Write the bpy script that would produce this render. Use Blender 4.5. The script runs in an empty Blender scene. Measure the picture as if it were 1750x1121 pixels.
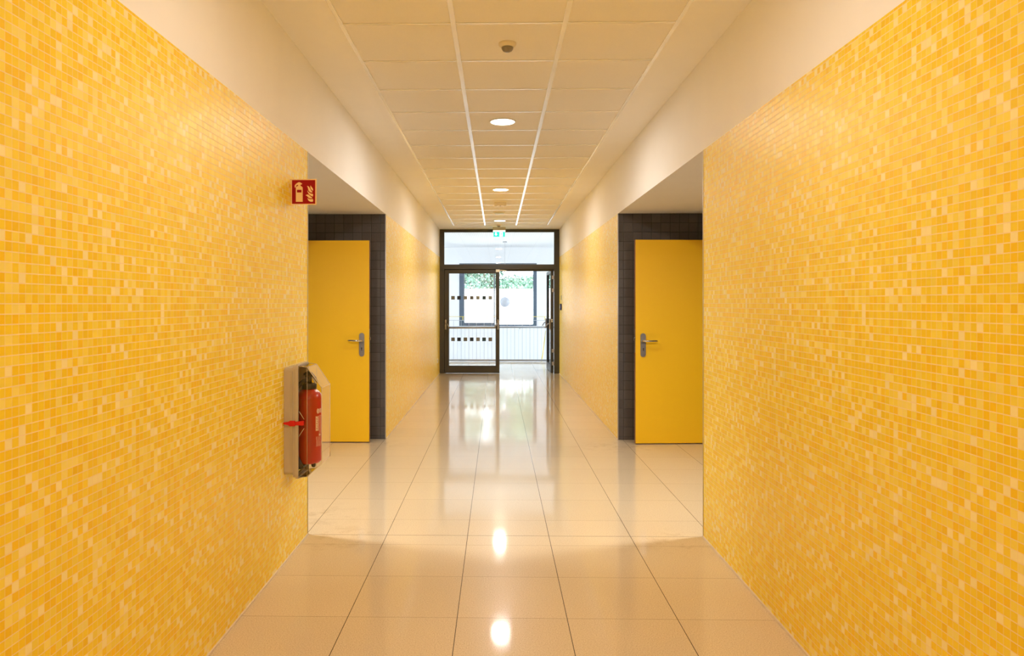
import bpy, bmesh, math, random
from mathutils import Vector, Matrix

S = bpy.context.scene
COL = S.collection
R = math.radians
random.seed(7)

# ------------------------------------------------------------------ camera, sky, lights, exposure
CAM_H = 1.436
cd = bpy.data.cameras.new('camera')
cam = bpy.data.objects.new('camera', cd); COL.objects.link(cam)
cam.location = (0, 0, CAM_H)
cam.rotation_euler = (R(90), 0, R(1.1))
cd.sensor_width = 36.0
cd.lens = 1240 / 1750 * 36
cd.shift_x = (875 - 826) / 1750
cd.shift_y = -(560.5 - 518) / 1750
cd.clip_start = 0.05; cd.clip_end = 300
S.camera = cam

S.view_settings.view_transform = 'Standard'
S.view_settings.look = 'None'
S.view_settings.gamma = 1
S.view_settings.exposure = 0.56
S.view_settings.use_curve_mapping = False
S.cycles.use_denoising = True
S.cycles.max_bounces = 14
S.cycles.diffuse_bounces = 8
S.cycles.glossy_bounces = 6
S.cycles.transparent_max_bounces = 24
S.cycles.sample_clamp_indirect = 8
S.cycles.caustics_reflective = False
S.cycles.caustics_refractive = False

wd = bpy.data.worlds.new('sky'); S.world = wd; wd.use_nodes = True
bgn = wd.node_tree.nodes['Background']
bgn.inputs['Color'].default_value = (0.80, 0.91, 1.0, 1); bgn.inputs['Strength'].default_value = 3.1

sl = bpy.data.lights.new('sun', 'SUN'); sl.energy = 5; sl.angle = R(2); sl.color = (1, .97, .92)
so = bpy.data.objects.new('sun', sl); COL.objects.link(so); so.rotation_euler = (R(52), 0, R(25))

LIGHT_P = 21.0
LIGHT_K = {-4.80: 1.0, -1.19: 1.05, 2.42: .54, 6.03: .92, 9.64: .82, 13.265: .72}
LIGHT_C = (1.0, .95, .89)
NICHE_P = 28.0
FOYER_P = 10.0
FOYER_C = (.84, .92, 1.0)
LX = .045
LIGHT_Y = [-4.80, -1.19, 2.42, 6.03, 9.64, 13.265]

def area(name, loc, rot, sx, sy, power, color, shape='RECTANGLE', spread=None):
    l = bpy.data.lights.new(name, 'AREA'); l.shape = shape; l.size = sx
    if shape in ('RECTANGLE', 'ELLIPSE'): l.size_y = sy
    l.energy = power; l.color = color
    o = bpy.data.objects.new(name, l); COL.objects.link(o); o.location = loc; o.rotation_euler = rot
    if spread: l.spread = R(spread)
    return o
# daylight: added area lamps brightening the landing from its unseen sides
area('daylight_fill', (-3.9, 17.6, 1.6), (0, R(-68), 0), 2.6, 3.6, FOYER_P, FOYER_C)
area('daylight_fill', (3.9, 17.6, 1.6), (0, R(68), 0), 2.6, 3.6, FOYER_P, FOYER_C)


# ------------------------------------------------------------------ materials
class NT:
    def __init__(s, name):
        s.m = bpy.data.materials.new(name); s.m.use_nodes = True
        s.t = s.m.node_tree; s.b = s.t.nodes['Principled BSDF']; s.out = s.t.nodes['Material Output']
    def n(s, typ, **kw):
        x = s.t.nodes.new(typ)
        for k, v in kw.items(): setattr(x, k, v)
        return x
    def put(s, sock, v):
        if isinstance(v, bpy.types.NodeSocket): s.t.links.new(v, sock)
        else: sock.default_value = v
    def ma(s, op, a, b=0.0, c=0.0):
        x = s.n('ShaderNodeMath', operation=op)
        s.put(x.inputs[0], a); s.put(x.inputs[1], b); s.put(x.inputs[2], c)
        return x.outputs[0]
    def mix(s, f, a, b, blend='MIX'):
        x = s.n('ShaderNodeMix', data_type='RGBA', blend_type=blend)
        s.put(x.inputs[0], f); s.put(x.inputs[6], a); s.put(x.inputs[7], b)
        return x.outputs[2]
    def xyz(s):
        tc = s.n('ShaderNodeTexCoord'); sp = s.n('ShaderNodeSeparateXYZ')
        s.t.links.new(tc.outputs['Object'], sp.inputs[0])
        s.co = tc.outputs['Object']
        return sp.outputs
    def comb(s, a, b, c=0.0):
        x = s.n('ShaderNodeCombineXYZ')
        for i, v in enumerate((a, b, c)): s.put(x.inputs[i], v)
        return x.outputs[0]
    def ramp(s, f, stops, interp='LINEAR'):
        x = s.n('ShaderNodeValToRGB'); e = x.color_ramp; e.interpolation = interp
        while len(e.elements) < len(stops): e.elements.new(.5)
        for el, (p, c) in zip(e.elements, stops): el.position = p; el.color = c if len(c) == 4 else (*c, 1)
        s.put(x.inputs[0], f); return x.outputs[0]
    def noise(s, scale, detail=2.0, vec=None, rough=.5):
        x = s.n('ShaderNodeTexNoise'); x.inputs['Scale'].default_value = scale
        x.inputs['Detail'].default_value = detail; x.inputs['Roughness'].default_value = rough
        s.put(x.inputs['Vector'], vec if vec is not None else s.co); return x.outputs[0]
    def white(s, vec):
        x = s.n('ShaderNodeTexWhiteNoise', noise_dimensions='3D'); s.put(x.inputs['Vector'], vec); return x.outputs
    def bump(s, h, strength, dist):
        x = s.n('ShaderNodeBump'); x.inputs['Strength'].default_value = strength; x.inputs['Distance'].default_value = dist
        s.put(x.inputs['Height'], h); s.t.links.new(x.outputs[0], s.b.inputs['Normal'])
    def base(s, c): s.put(s.b.inputs['Base Color'], c if isinstance(c, bpy.types.NodeSocket) else (*c, 1))
    def set(s, **kw):
        for k, v in kw.items():
            s.put(s.b.inputs[k.replace('_', ' ')], v)
    def grid(s, u, pitch, off, half):
        """1 inside a joint of half-width `half` around every multiple of pitch"""
        q = s.ma('DIVIDE', s.ma('SUBTRACT', u, off), pitch)
        f = s.ma('FRACT', q)
        d = s.ma('MULTIPLY', s.ma('MINIMUM', f, s.ma('SUBTRACT', 1.0, f)), pitch)
        return s.ma('LESS_THAN', d, half), s.ma('FLOOR', q), d

def plain(name, c, rough=.5, metal=0.0, var=.03, scale=9, **kw):
    m = NT(name); m.xyz()
    n = m.noise(scale, 3)
    lo = tuple(max(0, x * (1 - var)) for x in c); hi = tuple(min(1, x * (1 + var)) for x in c)
    m.base(m.ramp(n, [(.3, lo), (.7, hi)]))
    m.set(Roughness=rough, Metallic=metal, **kw)
    return m.m

def emis(name, c, st):
    m = NT(name); m.xyz()
    m.base(c); m.set(Emission_Color=(*c, 1), Emission_Strength=st); return m.m

def mosaic():
    m = NT('yellow_mosaic'); x, y, z = m.xyz()
    P = .02515
    gy, cy, dy = m.grid(y, P, .004, .0011)
    gz, cz, dz = m.grid(z, P, .001, .0014)
    w = m.white(m.comb(cy, cz, 3.0))
    w2 = m.white(m.comb(cz, cy, 11.0))
    col = m.ramp(w[0], [(0, (.90, .635, .014)), (.30, (.905, .675, .028)), (.56, (.90, .595, .008)),
                        (.68, (.915, .72, .075)), (.83, (.925, .76, .16)), (.925, (.93, .80, .36))], 'CONSTANT')
    # slow drift of the glaze between sheets and small drift tile to tile
    big = m.noise(1.7, 2)
    v = m.ma('ADD', m.ma('MULTIPLY', w2[0], .06), m.ma('MULTIPLY', big, .06))
    v = m.ma('ADD', v, .94)
    hv = m.n('ShaderNodeHueSaturation'); m.put(hv.inputs['Color'], col); m.put(hv.inputs['Value'], m.ma('MINIMUM', v, 1.02))
    g = m.ma('MAXIMUM', gy, gz)
    m.base(m.mix(m.ma('MAXIMUM', m.ma('MULTIPLY', gy, .6), gz), hv.outputs[0], (.90, .72, .42, 1)))
    m.set(Roughness=m.ma('ADD', .40, m.ma('MULTIPLY', g, .4)))
    m.set(Specular_IOR_Level=.32)
    # each tile sits at a slightly different angle
    geo = m.n('ShaderNodeNewGeometry')
    vm = m.n('ShaderNodeVectorMath', operation='SUBTRACT'); m.put(vm.inputs[0], w[1]); vm.inputs[1].default_value = (.5, .5, .5)
    vs = m.n('ShaderNodeVectorMath', operation='SCALE'); m.put(vs.inputs[0], vm.outputs[0]); vs.inputs['Scale'].default_value = .035
    va = m.n('ShaderNodeVectorMath', operation='ADD'); m.put(va.inputs[0], vs.outputs[0]); m.put(va.inputs[1], geo.outputs['Normal'])
    vn = m.n('ShaderNodeVectorMath', operation='NORMALIZE'); m.put(vn.inputs[0], va.outputs[0])
    m.t.links.new(vn.outputs[0], m.b.inputs['Normal'])
    return m.m

def darktile(name, xoff):
    m = NT(name); x, y, z = m.xyz()
    u = m.ma('ADD', x, y)
    P = .0975
    g1, c1, d1 = m.grid(u, P, xoff, .0021)
    g2, c2, d2 = m.grid(z, P, 2.376 - 24 * P, .0021)
    w = m.white(m.comb(c1, c2, 5.0))
    n = m.noise(60, 4)
    col = m.ramp(m.ma('ADD', m.ma('MULTIPLY', w[0], .5), m.ma('MULTIPLY', n, .5)), [(.2, (.070, .062, .060)), (.8, (.095, .086, .083))])
    g = m.ma('MAXIMUM', g1, g2)
    m.base(m.mix(g, col, (.020, .015, .013, 1)))
    m.set(Roughness=.42)
    h = m.ma('MINIMUM', m.ma('MINIMUM', d1, d2), .004)
    m.bump(h, .5, 1.0)
    return m.m

def floor_mat():
    m = NT('pale_terrazzo'); x, y, z = m.xyz()
    gx, cx, dx = m.grid(x, .501, -.183, .0017)
    gy, cy, dy = m.grid(y, .4975, 3.31, .0014)
    j = m.ma('LESS_THAN', m.ma('ABSOLUTE', m.ma('SUBTRACT', y, 4.482)), .0022)
    w = m.white(m.comb(cx, cy, 2.0))
    speck = m.noise(190, 3, rough=.8)
    soft = m.noise(2.3, 3)
    c = m.ramp(speck, [(.32, (.34, .22, .11)), (.42, (.64, .52, .345)), (.54, (.68, .56, .385)), (.68, (.86, .76, .58))])
    tint = m.ma('ADD', .95, m.ma('ADD', m.ma('MULTIPLY', w[0], .05), m.ma('MULTIPLY', soft, .06)))
    hv = m.n('ShaderNodeHueSaturation'); m.put(hv.inputs['Color'], c); m.put(hv.inputs['Value'], tint)
    c = hv.outputs[0]
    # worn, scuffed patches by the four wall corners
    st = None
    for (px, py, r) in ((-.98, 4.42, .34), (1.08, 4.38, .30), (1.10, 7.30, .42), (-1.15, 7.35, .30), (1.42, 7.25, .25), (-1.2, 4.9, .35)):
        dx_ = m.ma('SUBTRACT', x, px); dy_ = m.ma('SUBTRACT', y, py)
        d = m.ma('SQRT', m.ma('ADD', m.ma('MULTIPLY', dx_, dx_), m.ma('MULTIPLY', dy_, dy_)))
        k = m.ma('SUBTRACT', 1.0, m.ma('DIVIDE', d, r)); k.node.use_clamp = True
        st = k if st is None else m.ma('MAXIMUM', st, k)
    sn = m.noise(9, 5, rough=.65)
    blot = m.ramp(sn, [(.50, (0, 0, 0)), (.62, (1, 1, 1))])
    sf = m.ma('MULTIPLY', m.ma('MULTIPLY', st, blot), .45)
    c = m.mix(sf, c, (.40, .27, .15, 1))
    c = m.mix(m.ma('MULTIPLY', gy, .75), c, (.22, .13, .06, 1))
    c = m.mix(m.ma('MAXIMUM', gx, j), c, (.045, .025, .012, 1))
    m.base(c)
    m.set(Roughness=.30, Specular_IOR_Level=.10, Coat_Weight=1.0, Coat_IOR=1.24)
    m.put(m.b.inputs['Coat Roughness'], m.ma('ADD', .045, m.ma('MULTIPLY', m.noise(5, 3), .05)))
    return m.m

def glass_mat(name, tint=(1, 1, 1), rough=0.0, boost=1.0, ior=1.5):
    m = NT(name); m.xyz()
    m.t.nodes.remove(m.b)
    tr = m.n('ShaderNodeBsdfTransparent'); tr.inputs[0].default_value = (*tint, 1)
    gl = m.n('ShaderNodeBsdfGlossy'); gl.inputs['Roughness'].default_value = rough
    fr = m.n('ShaderNodeFresnel'); fr.inputs['IOR'].default_value = ior
    mx = m.n('ShaderNodeMixShader'); f = m.ma('MULTIPLY', fr.outputs[0], boost); f.node.use_clamp = True
    m.put(mx.inputs[0], f); m.t.links.new(tr.outputs[0], mx.inputs[1]); m.t.links.new(gl.outputs[0], mx.inputs[2])
    m.t.links.new(mx.outputs[0], m.out.inputs[0])
    return m.m

def perf_ceiling():
    m = NT('perforated_white_ceiling'); x, y, z = m.xyz()
    g, c, d = m.grid(x, .045, 0, .006)
    m.base(m.mix(m.ma('MULTIPLY', g, .22), (.86, .88, .90, 1), (.45, .48, .52, 1))); m.set(Roughness=.7)
    return m.m

M = {}
M['mosaic'] = mosaic()
M['plaster'] = plain('white_plaster', (.90, .88, .85), .75, var=.012, scale=3)
M['plaster_cool'] = plain('cool_white_plaster', (.86, .88, .90), .75, var=.01, scale=3)
M['panel'] = plain('ceiling_panel_white', (.86, .83, .78), .7, var=.02, scale=180)
M['rail'] = plain('white_enamelled_steel', (.95, .95, .95), .25, .25, var=.01, Specular_IOR_Level=1.0)
M['groove'] = plain('shadow_gap_grey', (.25, .20, .16), .8)
M['dark_l'] = darktile('charcoal_tile', -1.236 + 7.645)
M['dark_r'] = darktile('charcoal_tile', 1.325 + 7.645)
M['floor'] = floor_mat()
M['door'] = plain('yellow_lacquer', (.97, .58, .004), .5, var=.012, scale=400)
M['door_edge'] = plain('brown_edge_band', (.33, .15, .06), .5)
M['steel'] = plain('brushed_steel', (.52, .49, .47), .34, 1.0, var=.05, scale=60)
M['barsteel'] = plain('satin_bar_steel', (.36, .35, .35), .38, .55)
M['hingesteel'] = plain('pale_hinge_steel', (.50, .46, .44), .4, .3)
M['chrome'] = plain('polished_steel', (.62, .62, .63), .18, 1.0)
M['frame'] = plain('dark_bronze_aluminium', (.050, .047, .043), .45, 0.0)
M['winframe'] = plain('slate_blue_aluminium', (.10, .14, .19), .45)
M['gasket'] = plain('black_rubber', (.008, .008, .008), .6)
M['glass'] = glass_mat('clear_glass')
M['cover'] = glass_mat('clear_plastic', (.965, .945, .91), .05, 1.0)
M['tray'] = plain('beige_plastic', (.50, .43, .33), .5, var=.03)
M['red'] = plain('red_enamel', (.62, .012, .002), .3, var=.02, Coat_Weight=.8, Coat_Roughness=.08)
M['redclip'] = plain('red_plastic', (.66, .008, .01), .4)
M['black'] = plain('black_plastic', (.022, .017, .012), .42)
M['print'] = plain('cream_print', (.95, .78, .60), .5)
M['white'] = plain('white_plastic', (.85, .83, .79), .4)
M['cream'] = plain('cream_plastic', (.80, .72, .58), .45)
M['lens'] = plain('grey_lens', (.24, .21, .17), .3)
M['signred'] = plain('sign_red', (.34, .0, .001), .9)
M['signcream'] = plain('sign_cream', (.90, .66, .33), .5)
M['trim'] = plain('aluminium_edge', (.62, .58, .52), .35, 1.0)
M['seal'] = plain('pale_silicone', (.72, .62, .50), .5)
M['lamp'] = emis('lit_diffuser', (1.0, .90, .78), 9)
M['green'] = emis('lit_green', (.0, .72, .42), .95)
M['signwhite'] = emis('lit_white', (.95, 1.0, .98), 1.1)
M['taupe'] = plain('taupe_film', (.17, .165, .14), .8)
M['darkfilm'] = plain('dark_film', (.02, .022, .028), .8)
M['greyfilm'] = plain('grey_film', (.10, .105, .12), .8)
M['tealfilm'] = plain('slate_film', (.03, .055, .065), .8)
M['palefilm'] = plain('pale_grey_film', (.23, .245, .25), .8)
M['yellowpaint'] = plain('yellow_rail_paint', (.80, .62, .10), .4)
M['railwhite'] = plain('white_rail_paint', (.50, .53, .58), .4)
M['railgrey'] = plain('grey_rail_steel', (.36, .38, .42), .35, .6)
M['globe'] = plain('opal_glass', (.60, .64, .72), .25)
M['blue'] = plain('blue_plastic', (.01, .03, .20), .4)
M['perf'] = perf_ceiling()
M['ground'] = plain('pale_gravel', (.72, .70, .66), .9, var=.1, scale=20)
M['render'] = plain('white_render', (.92, .92, .90), .8)
M['leaf'] = plain('leaf_green', (.13, .26, .20), .6, var=.45, scale=1.5)
M['leafpale'] = plain('leaf_pale_green', (.20, .36, .26), .6, var=.4, scale=1.5)
M['bark'] = plain('bark', (.12, .09, .06), .9)

# ------------------------------------------------------------------ mesh helpers
class MB:
    def __init__(s): s.bm = bmesh.new(); s.mats = []
    def mi(s, mat):
        if mat not in s.mats: s.mats.append(mat)
        return s.mats.index(mat)
    def face(s, pts, mat, smooth=False):
        f = s.bm.faces.new([s.bm.verts.new(p) for p in pts]); f.material_index = s.mi(mat); f.smooth = smooth; return f
    def box(s, x0, x1, y0, y1, z0, z1, mat, over=None, bev=0.0):
        vs = [s.bm.verts.new((x, y, z)) for x in (x0, x1) for y in (y0, y1) for z in (z0, z1)]
        q = {'-x': (0, 1, 3, 2), '+x': (4, 6, 7, 5), '-y': (0, 4, 5, 1), '+y': (2, 3, 7, 6), '-z': (0, 2, 6, 4), '+z': (1, 5, 7, 3)}
        fs = []
        for k, idx in q.items():
            f = s.bm.faces.new([vs[i] for i in idx]); f.material_index = s.mi((over or {}).get(k, mat)); fs.append(f)
        if bev:
            es = list({e for f in fs for e in f.edges})
            bmesh.ops.bevel(s.bm, geom=es, offset=bev, segments=2, affect='EDGES', profile=.6)
        return s
    def prism(s, pts, vec, mat, smooth=False):
        """closed polygon (list of 3D points) swept by vec"""
        v = Vector(vec); a = [s.bm.verts.new(p) for p in pts]; b = [s.bm.verts.new(Vector(p) + v) for p in pts]
        i = s.mi(mat); n = len(pts)
        f = s.bm.faces.new(a); f.material_index = i
        f = s.bm.faces.new(b[::-1]); f.material_index = i
        for k in range(n):
            f = s.bm.faces.new((a[k], b[k], b[(k + 1) % n], a[(k + 1) % n])); f.material_index = i; f.smooth = smooth
        return s
    def tube(s, pts, r, mat, seg=12, caps=True):
        pts = [Vector(p) for p in pts]; rs = r if isinstance(r, (list, tuple)) else [r] * len(pts)
        rings = []; i = s.mi(mat); ref = None
        for k, p in enumerate(pts):
            d = (pts[min(k + 1, len(pts) - 1)] - pts[max(k - 1, 0)]).normalized()
            if ref is None: ref = Vector((0, 0, 1)) if abs(d.z) < .9 else Vector((1, 0, 0))
            u = (ref - d * ref.dot(d)).normalized(); w = d.cross(u); ref = u
            rings.append([s.bm.verts.new(p + (u * math.cos(t) + w * math.sin(t)) * rs[k]) for t in [2 * math.pi * q / seg for q in range(seg)]])
        for a, b in zip(rings, rings[1:]):
            for q in range(seg):
                f = s.bm.faces.new((a[q], a[(q + 1) % seg], b[(q + 1) % seg], b[q])); f.material_index = i; f.smooth = True
        if caps:
            f = s.bm.faces.new(rings[0][::-1]); f.material_index = i
            f = s.bm.faces.new(rings[-1]); f.material_index = i
        return s
    def lathe(s, prof, c, mat, seg=32, axis='z'):
        """prof: list of (r, h)"""
        i = s.mi(mat); rings = []
        for r, h in prof:
            ring = []
            for q in range(seg):
                t = 2 * math.pi * q / seg; a, b = r * math.cos(t), r * math.sin(t)
                p = (c[0] + a, c[1] + b, c[2] + h) if axis == 'z' else ((c[0] + a, c[1] + h, c[2] + b) if axis == 'y' else (c[0] + h, c[1] + a, c[2] + b))
                ring.append(s.bm.verts.new(p))
            rings.append(ring)
        for a, b in zip(rings, rings[1:]):
            for q in range(seg):
                f = s.bm.faces.new((a[q], a[(q + 1) % seg], b[(q + 1) % seg], b[q])); f.material_index = i; f.smooth = True
        for rg, fl in ((rings[0], True), (rings[-1], False)):
            f = s.bm.faces.new(rg[::-1] if fl else rg); f.material_index = i
        return s
    def build(s, name, parent=None, loc=None, fix=True):
        if fix: bmesh.ops.recalc_face_normals(s.bm, faces=s.bm.faces)
        me = bpy.data.meshes.new(name)
        if loc is not None: bmesh.ops.translate(s.bm, vec=-Vector(loc), verts=s.bm.verts)
        s.bm.to_mesh(me); s.bm.free()
        for m in s.mats: me.materials.append(m)
        o = bpy.data.objects.new(name, me); COL.objects.link(o)
        if loc is not None: o.location = loc
        if parent: o.parent = parent
        return o

def tag(o, label=None, cat=None, group=None, kind=None):
    if label: o['label'] = label
    if cat: o['category'] = cat
    if group: o['group'] = group
    if kind: o['kind'] = kind
    return o
def struct(o, label=None, cat=None): return tag(o, label, cat, None, 'structure')
def empty(name, loc=(0, 0, 0), rz=0):
    o = bpy.data.objects.new(name, None); COL.objects.link(o); o.location = loc; o.rotation_euler = (0, 0, rz); o.empty_display_size = .1
    return o
def copy_tree(o, parent=None):
    c = o.copy(); COL.objects.link(c)
    if parent: c.parent = parent
    for ch in list(o.children): copy_tree(ch, c)
    return c

# ------------------------------------------------------------------ the setting
WL, WR = -1.178, 1.266
YB, N0, N1, YE = -6.0, 4.482, 7.645, 14.82
ZT, ZC = 2.376, 2.944
NL, NR = -2.30, 2.40
TH = .20

b = MB(); b.box(-4.2, 4.2, YB - .2, 17.86, -.25, 0, M['floor'], {'+y': M['plaster_cool'], '-z': M['plaster_cool']})
struct(b.build('floor'), 'glossy pale beige stone tile floor with thin dark joints', 'floor')

def side_wall(name, face, sgn, dark, label):
    o_ = face + sgn * TH
    x0, x1 = min(face, o_), max(face, o_)
    fk = '+x' if sgn < 0 else '-x'
    b = MB()
    b.box(x0, x1, YB, N0, 0, ZT, M['plaster'], {fk: M['mosaic'], '+y': dark})
    b.box(x0, x1, N1, YE + .08, 0, ZT, M['plaster'], {fk: M['mosaic'], '-y': dark})
    b.box(x0, x1, YB, YE + .08, ZT, ZC + .12, M['plaster'])
    return struct(b.build(name), label, 'wall')
side_wall('wall_left', WL, -1, M['dark_l'], 'corridor side wall of yellow mosaic under a white plaster band, the one carrying the extinguisher box')
side_wall('wall_right', WR, 1, M['dark_r'], 'corridor side wall of yellow mosaic under a white plaster band, opposite the extinguisher box')

def niche(side, face, outer, sgn, dark, ydoor):
    fa, oa = face + sgn * TH, outer + sgn * .15
    b = MB(); x0, x1 = sorted((face + sgn * TH, outer))
    b.box(x0, x1, N1, N1 + .15, 0, ZT, dark)
    struct(b.build('wall_niche_back_' + side), 'charcoal square tiled wall behind the open yellow door on the %s of the corridor' % side, 'wall')
    b = MB(); X0, X1 = sorted((face + sgn * TH, oa))
    b.box(X0, X1, N0, N1 + .15, ZT, ZT + .15, M['plaster'])
    struct(b.build('ceiling_niche_' + side), 'low white plaster ceiling of the side recess on the %s' % side, 'ceiling')
    # side wall with the doorway the yellow door belongs to
    q0, q1 = sorted((outer, oa)); d0, d1 = ydoor - .96, ydoor
    b = MB()
    b.box(q0, q1, N0 - .15, d0, 0, ZT, dark); b.box(q0, q1, d1, N1 + .15, 0, ZT, dark)
    b.box(q0, q1, d0, d1, 2.11, ZT, dark)
    struct(b.build('wall_niche_' + side), 'charcoal tiled end wall of the side recess on the %s, with a doorway' % side, 'wall')
    b = MB(); b.box(x0, x1, N0 - .15, N0, 0, ZT, dark)
    struct(b.build('wall_niche_front_' + side), 'charcoal tiled near wall of the side recess on the %s' % side, 'wall')
    # small room beyond the doorway
    w0, w1 = sorted((oa, oa + sgn * 1.6))
    b = MB(); ff = M['plaster']
    e = oa + sgn * 1.6; e0, e1 = sorted((e, e + sgn * .1))
    b.box(e0, e1, 4.6, 7.9, 0, ZT, ff); b.box(w0, w1, 4.5, 4.6, 0, ZT, ff); b.box(w0, w1, 7.9, 8.0, 0, ZT, ff); b.box(w0, w1, 4.5, 8.0, ZT, ZT + .1, ff)
    struct(b.build('wall_side_room_' + side), 'plain room beyond the doorway on the %s' % side, 'wall')
    b = MB(); f0, f1 = sorted((outer - sgn * .012, oa + sgn * .012))
    b.box(f0, f1, d0, d0 + .04, 0, 2.11, M['steel']); b.box(f0, f1, d1 - .012, d1, 0, 2.11, M['steel']); b.box(f0, f1, d0, d1, 2.092, 2.13, M['steel'])
    struct(b.build('trim_doorway_' + side), 'steel door lining of the side recess on the %s' % side, 'trim')
niche('left', WL, NL, -1, M['dark_l'], 7.47)
niche('right', WR, NR, 1, M['dark_r'], 7.50)

b = MB(); b.box(WL - TH, WR + TH, YB - .15, YB, 0, ZC, M['plaster'])
struct(b.build('wall_back'), 'white wall closing the corridor behind the camera', 'wall')

# ceiling: plaster margins, a field of panels, rails
GX = [-.844, -.2375, .3655, .967]
GYE = 14.05
b = MB()
b.box(WL, GX[0], YB, YE + .08, ZC, ZC + .12, M['plaster'])
b.box(GX[3], WR, YB, YE + .08, ZC, ZC + .12, M['plaster'])
b.box(GX[0], GX[3], GYE, YE + .08, ZC, ZC + .12, M['plaster'])
b.box(GX[0], GX[3], YB, GYE, ZC + .03, ZC + .12, M['groove'])
ceil = struct(b.build('ceiling'), 'white corridor ceiling with a field of square panels', 'ceiling')
b = MB()
ys = [3.913 + .6055 * k for k in range(-17, 17)]
ys = [y for y in ys if y > YB] ; ys = [YB] + ys + [GYE]
for i in range(3):
    for ya, yb in zip(ys, ys[1:]):
        b.box(GX[i] + .010, GX[i + 1] - .010, ya + .009, yb - .0105, ZC + .002, ZC + .028, M['panel'], bev=.0015)
for y in ys[1:-1]:
    b.box(GX[0] + .010, GX[3] - .010, y - .0085, y + .0085, ZC - .0015, ZC + .03, M['rail'])
b.build('ceiling_panels', ceil)
for k, gx in enumerate(GX):
    b = MB(); w = .014 if k in (1, 2) else .011
    b.box(gx - w, gx + w, YB, GYE, ZC - .003, ZC + .03, M['rail'], bev=.0012)
    b.build('ceiling_rail', ceil)

# metal edge strips and floor seals
k = 0
for face, sgn in ((WL, -1), (WR, 1)):
    for y, s2 in ((N0, 1), (N1, -1)):
        k += 1; b = MB(); x0, x1 = sorted((face - sgn * .0035, face + sgn * .006)); y0, y1 = sorted((y + s2 * .0035, y - s2 * .004))
        b.box(x0, x1, y0, y1, 0, ZT, M['trim'])
        struct(b.build('trim_%d' % k), 'thin aluminium corner strip on the mosaic wall edge, %s %s end' % ('left' if sgn < 0 else 'right', 'near' if s2 > 0 else 'far'), 'trim')
for side, face, sgn in (('left', WL, -1), ('right', WR, 1)):
    b = MB()
    for y0, y1 in ((YB, N0), (N1, YE)):
        x0, x1 = sorted((face, face - sgn * .008)); b.box(x0, x1, y0, y1, 0, .009, M['seal'])
    struct(b.build('baseboard_' + side), 'thin pale seal where the %s mosaic wall meets the floor' % side, 'baseboard')

# ------------------------------------------------------------------ glazed screen with its two door leaves
FR = M['frame']
scr = MB()
Y0, Y1 = YE, YE + .07
scr.box(WL, -1.085, Y0, Y1, 0, ZC, FR, bev=.002); scr.box(1.160, WR, Y0, Y1, 0, ZC, FR, bev=.002)
scr.box(-1.085, 1.160, Y0, Y1, 2.885, ZC, FR, bev=.002); scr.box(-1.085, 1.160, Y0, Y1, 2.129, 2.226, FR, bev=.002)
scr.box(-1.088, -1.062, Y0 + .067, Y0 + .085, 0, 2.129, FR); scr.box(-1.062, 1.160, Y0 + .067, Y0 + .085, 2.09, 2.132, FR)
scr = struct(scr.build('window_1'), 'dark bronze framed glazed screen across the corridor end', 'glazed screen')
b = MB(); b.box(-1.085, 1.160, Y0 + .03, Y0 + .038, 2.226, 2.885, M['glass']); b.build('transom_pane', scr)

def leaf(name, L, label):
    """leaf in local axes: hinge stile at x=0, opening edge at x=-L (front face y=0, thickness .06), z from 0"""
    r = struct(empty(name), label, 'glazed door')
    zt = 2.112
    b = MB()
    b.box(-.072, 0, 0, .06, .006, zt, FR, bev=.002); b.box(-L, -L + .085, 0, .06, .006, zt, FR, bev=.002)
    b.box(-L + .085, -.072, 0, .06, .006, .150, FR, bev=.002); b.box(-L + .085, -.072, 0, .06, 2.048, zt, FR, bev=.002)
    b.build('leaf_frame', r)
    b = MB(); b.box(-L + .085, -.072, .026, .034, .150, 2.048, M['glass']); b.build('pane', r)
    b = MB()
    for x0, x1 in ((-.078, -.072), (-L + .085, -L + .091)): b.box(x0, x1, .018, .042, .15, 2.048, M['gasket'])
    b.box(-L + .085, -.072, .018, .042, .150, .156, M['gasket']); b.box(-L + .085, -.072, .018, .042, 2.042, 2.048, M['gasket'])
    b.build('gasket', r)
    return r
def push_bar(r, xa, xb):
    b = MB()
    for x, sg in ((xa, 1), (xb, -1)):
        b.box(x - .018, x + .018, -.028, 0, .895, 1.100, M['barsteel'], bev=.006)
        b.tube([(x, -.02, 1.02), (x + sg * .03, -.05, 1.01), (x + sg * .06, -.085, .965), (x + sg * .066, -.10, .934)], [.012, .013, .013, .013], M['barsteel'])
    b.tube([(xa + .05, -.10, .934), (xb - .05, -.10, .934)], .0145, M['barsteel'], 16)
    b.build('push_bar', r)
# closed leaf (hung on the left post)
L1 = 1.123
d1 = leaf('door_1', L1, 'closed glazed leaf on the left with two rows of small squares')
d1.location = (.046, YE + .004, 0)
# hinge side is the left one here: the wide stile sits at the meeting edge
push_bar(d1, -L1 + .026, -.030)
SQ = [-.907, -.784, -.653, -.523, -.395, -.270, -.142]
r1 = ['taupe', 'darkfilm', 'palefilm', 'greyfilm', 'palefilm', 'tealfilm', 'palefilm']
r2 = ['taupe', 'darkfilm', 'taupe', 'darkfilm', 'palefilm', 'tealfilm', 'taupe']
for z, rr in ((1.545, r1), (.695, r2)):
    for x, mname in zip(SQ, rr):
        xx = x - .046
        b = MB(); b.box(xx - .037, xx + .037, .0235, .0258, z - .037, z + .037, M[mname]); b.build('sticker', d1)
b = MB(); b.box(-.075, .005, -.03, -.001, 2.068, 2.122, M['white'], bev=.004); b.tube([(-.0, -.018, 2.108), (.145, -.03, 2.096)], [.010, .007], M['white'])
b.build('door_closer', d1)
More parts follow.
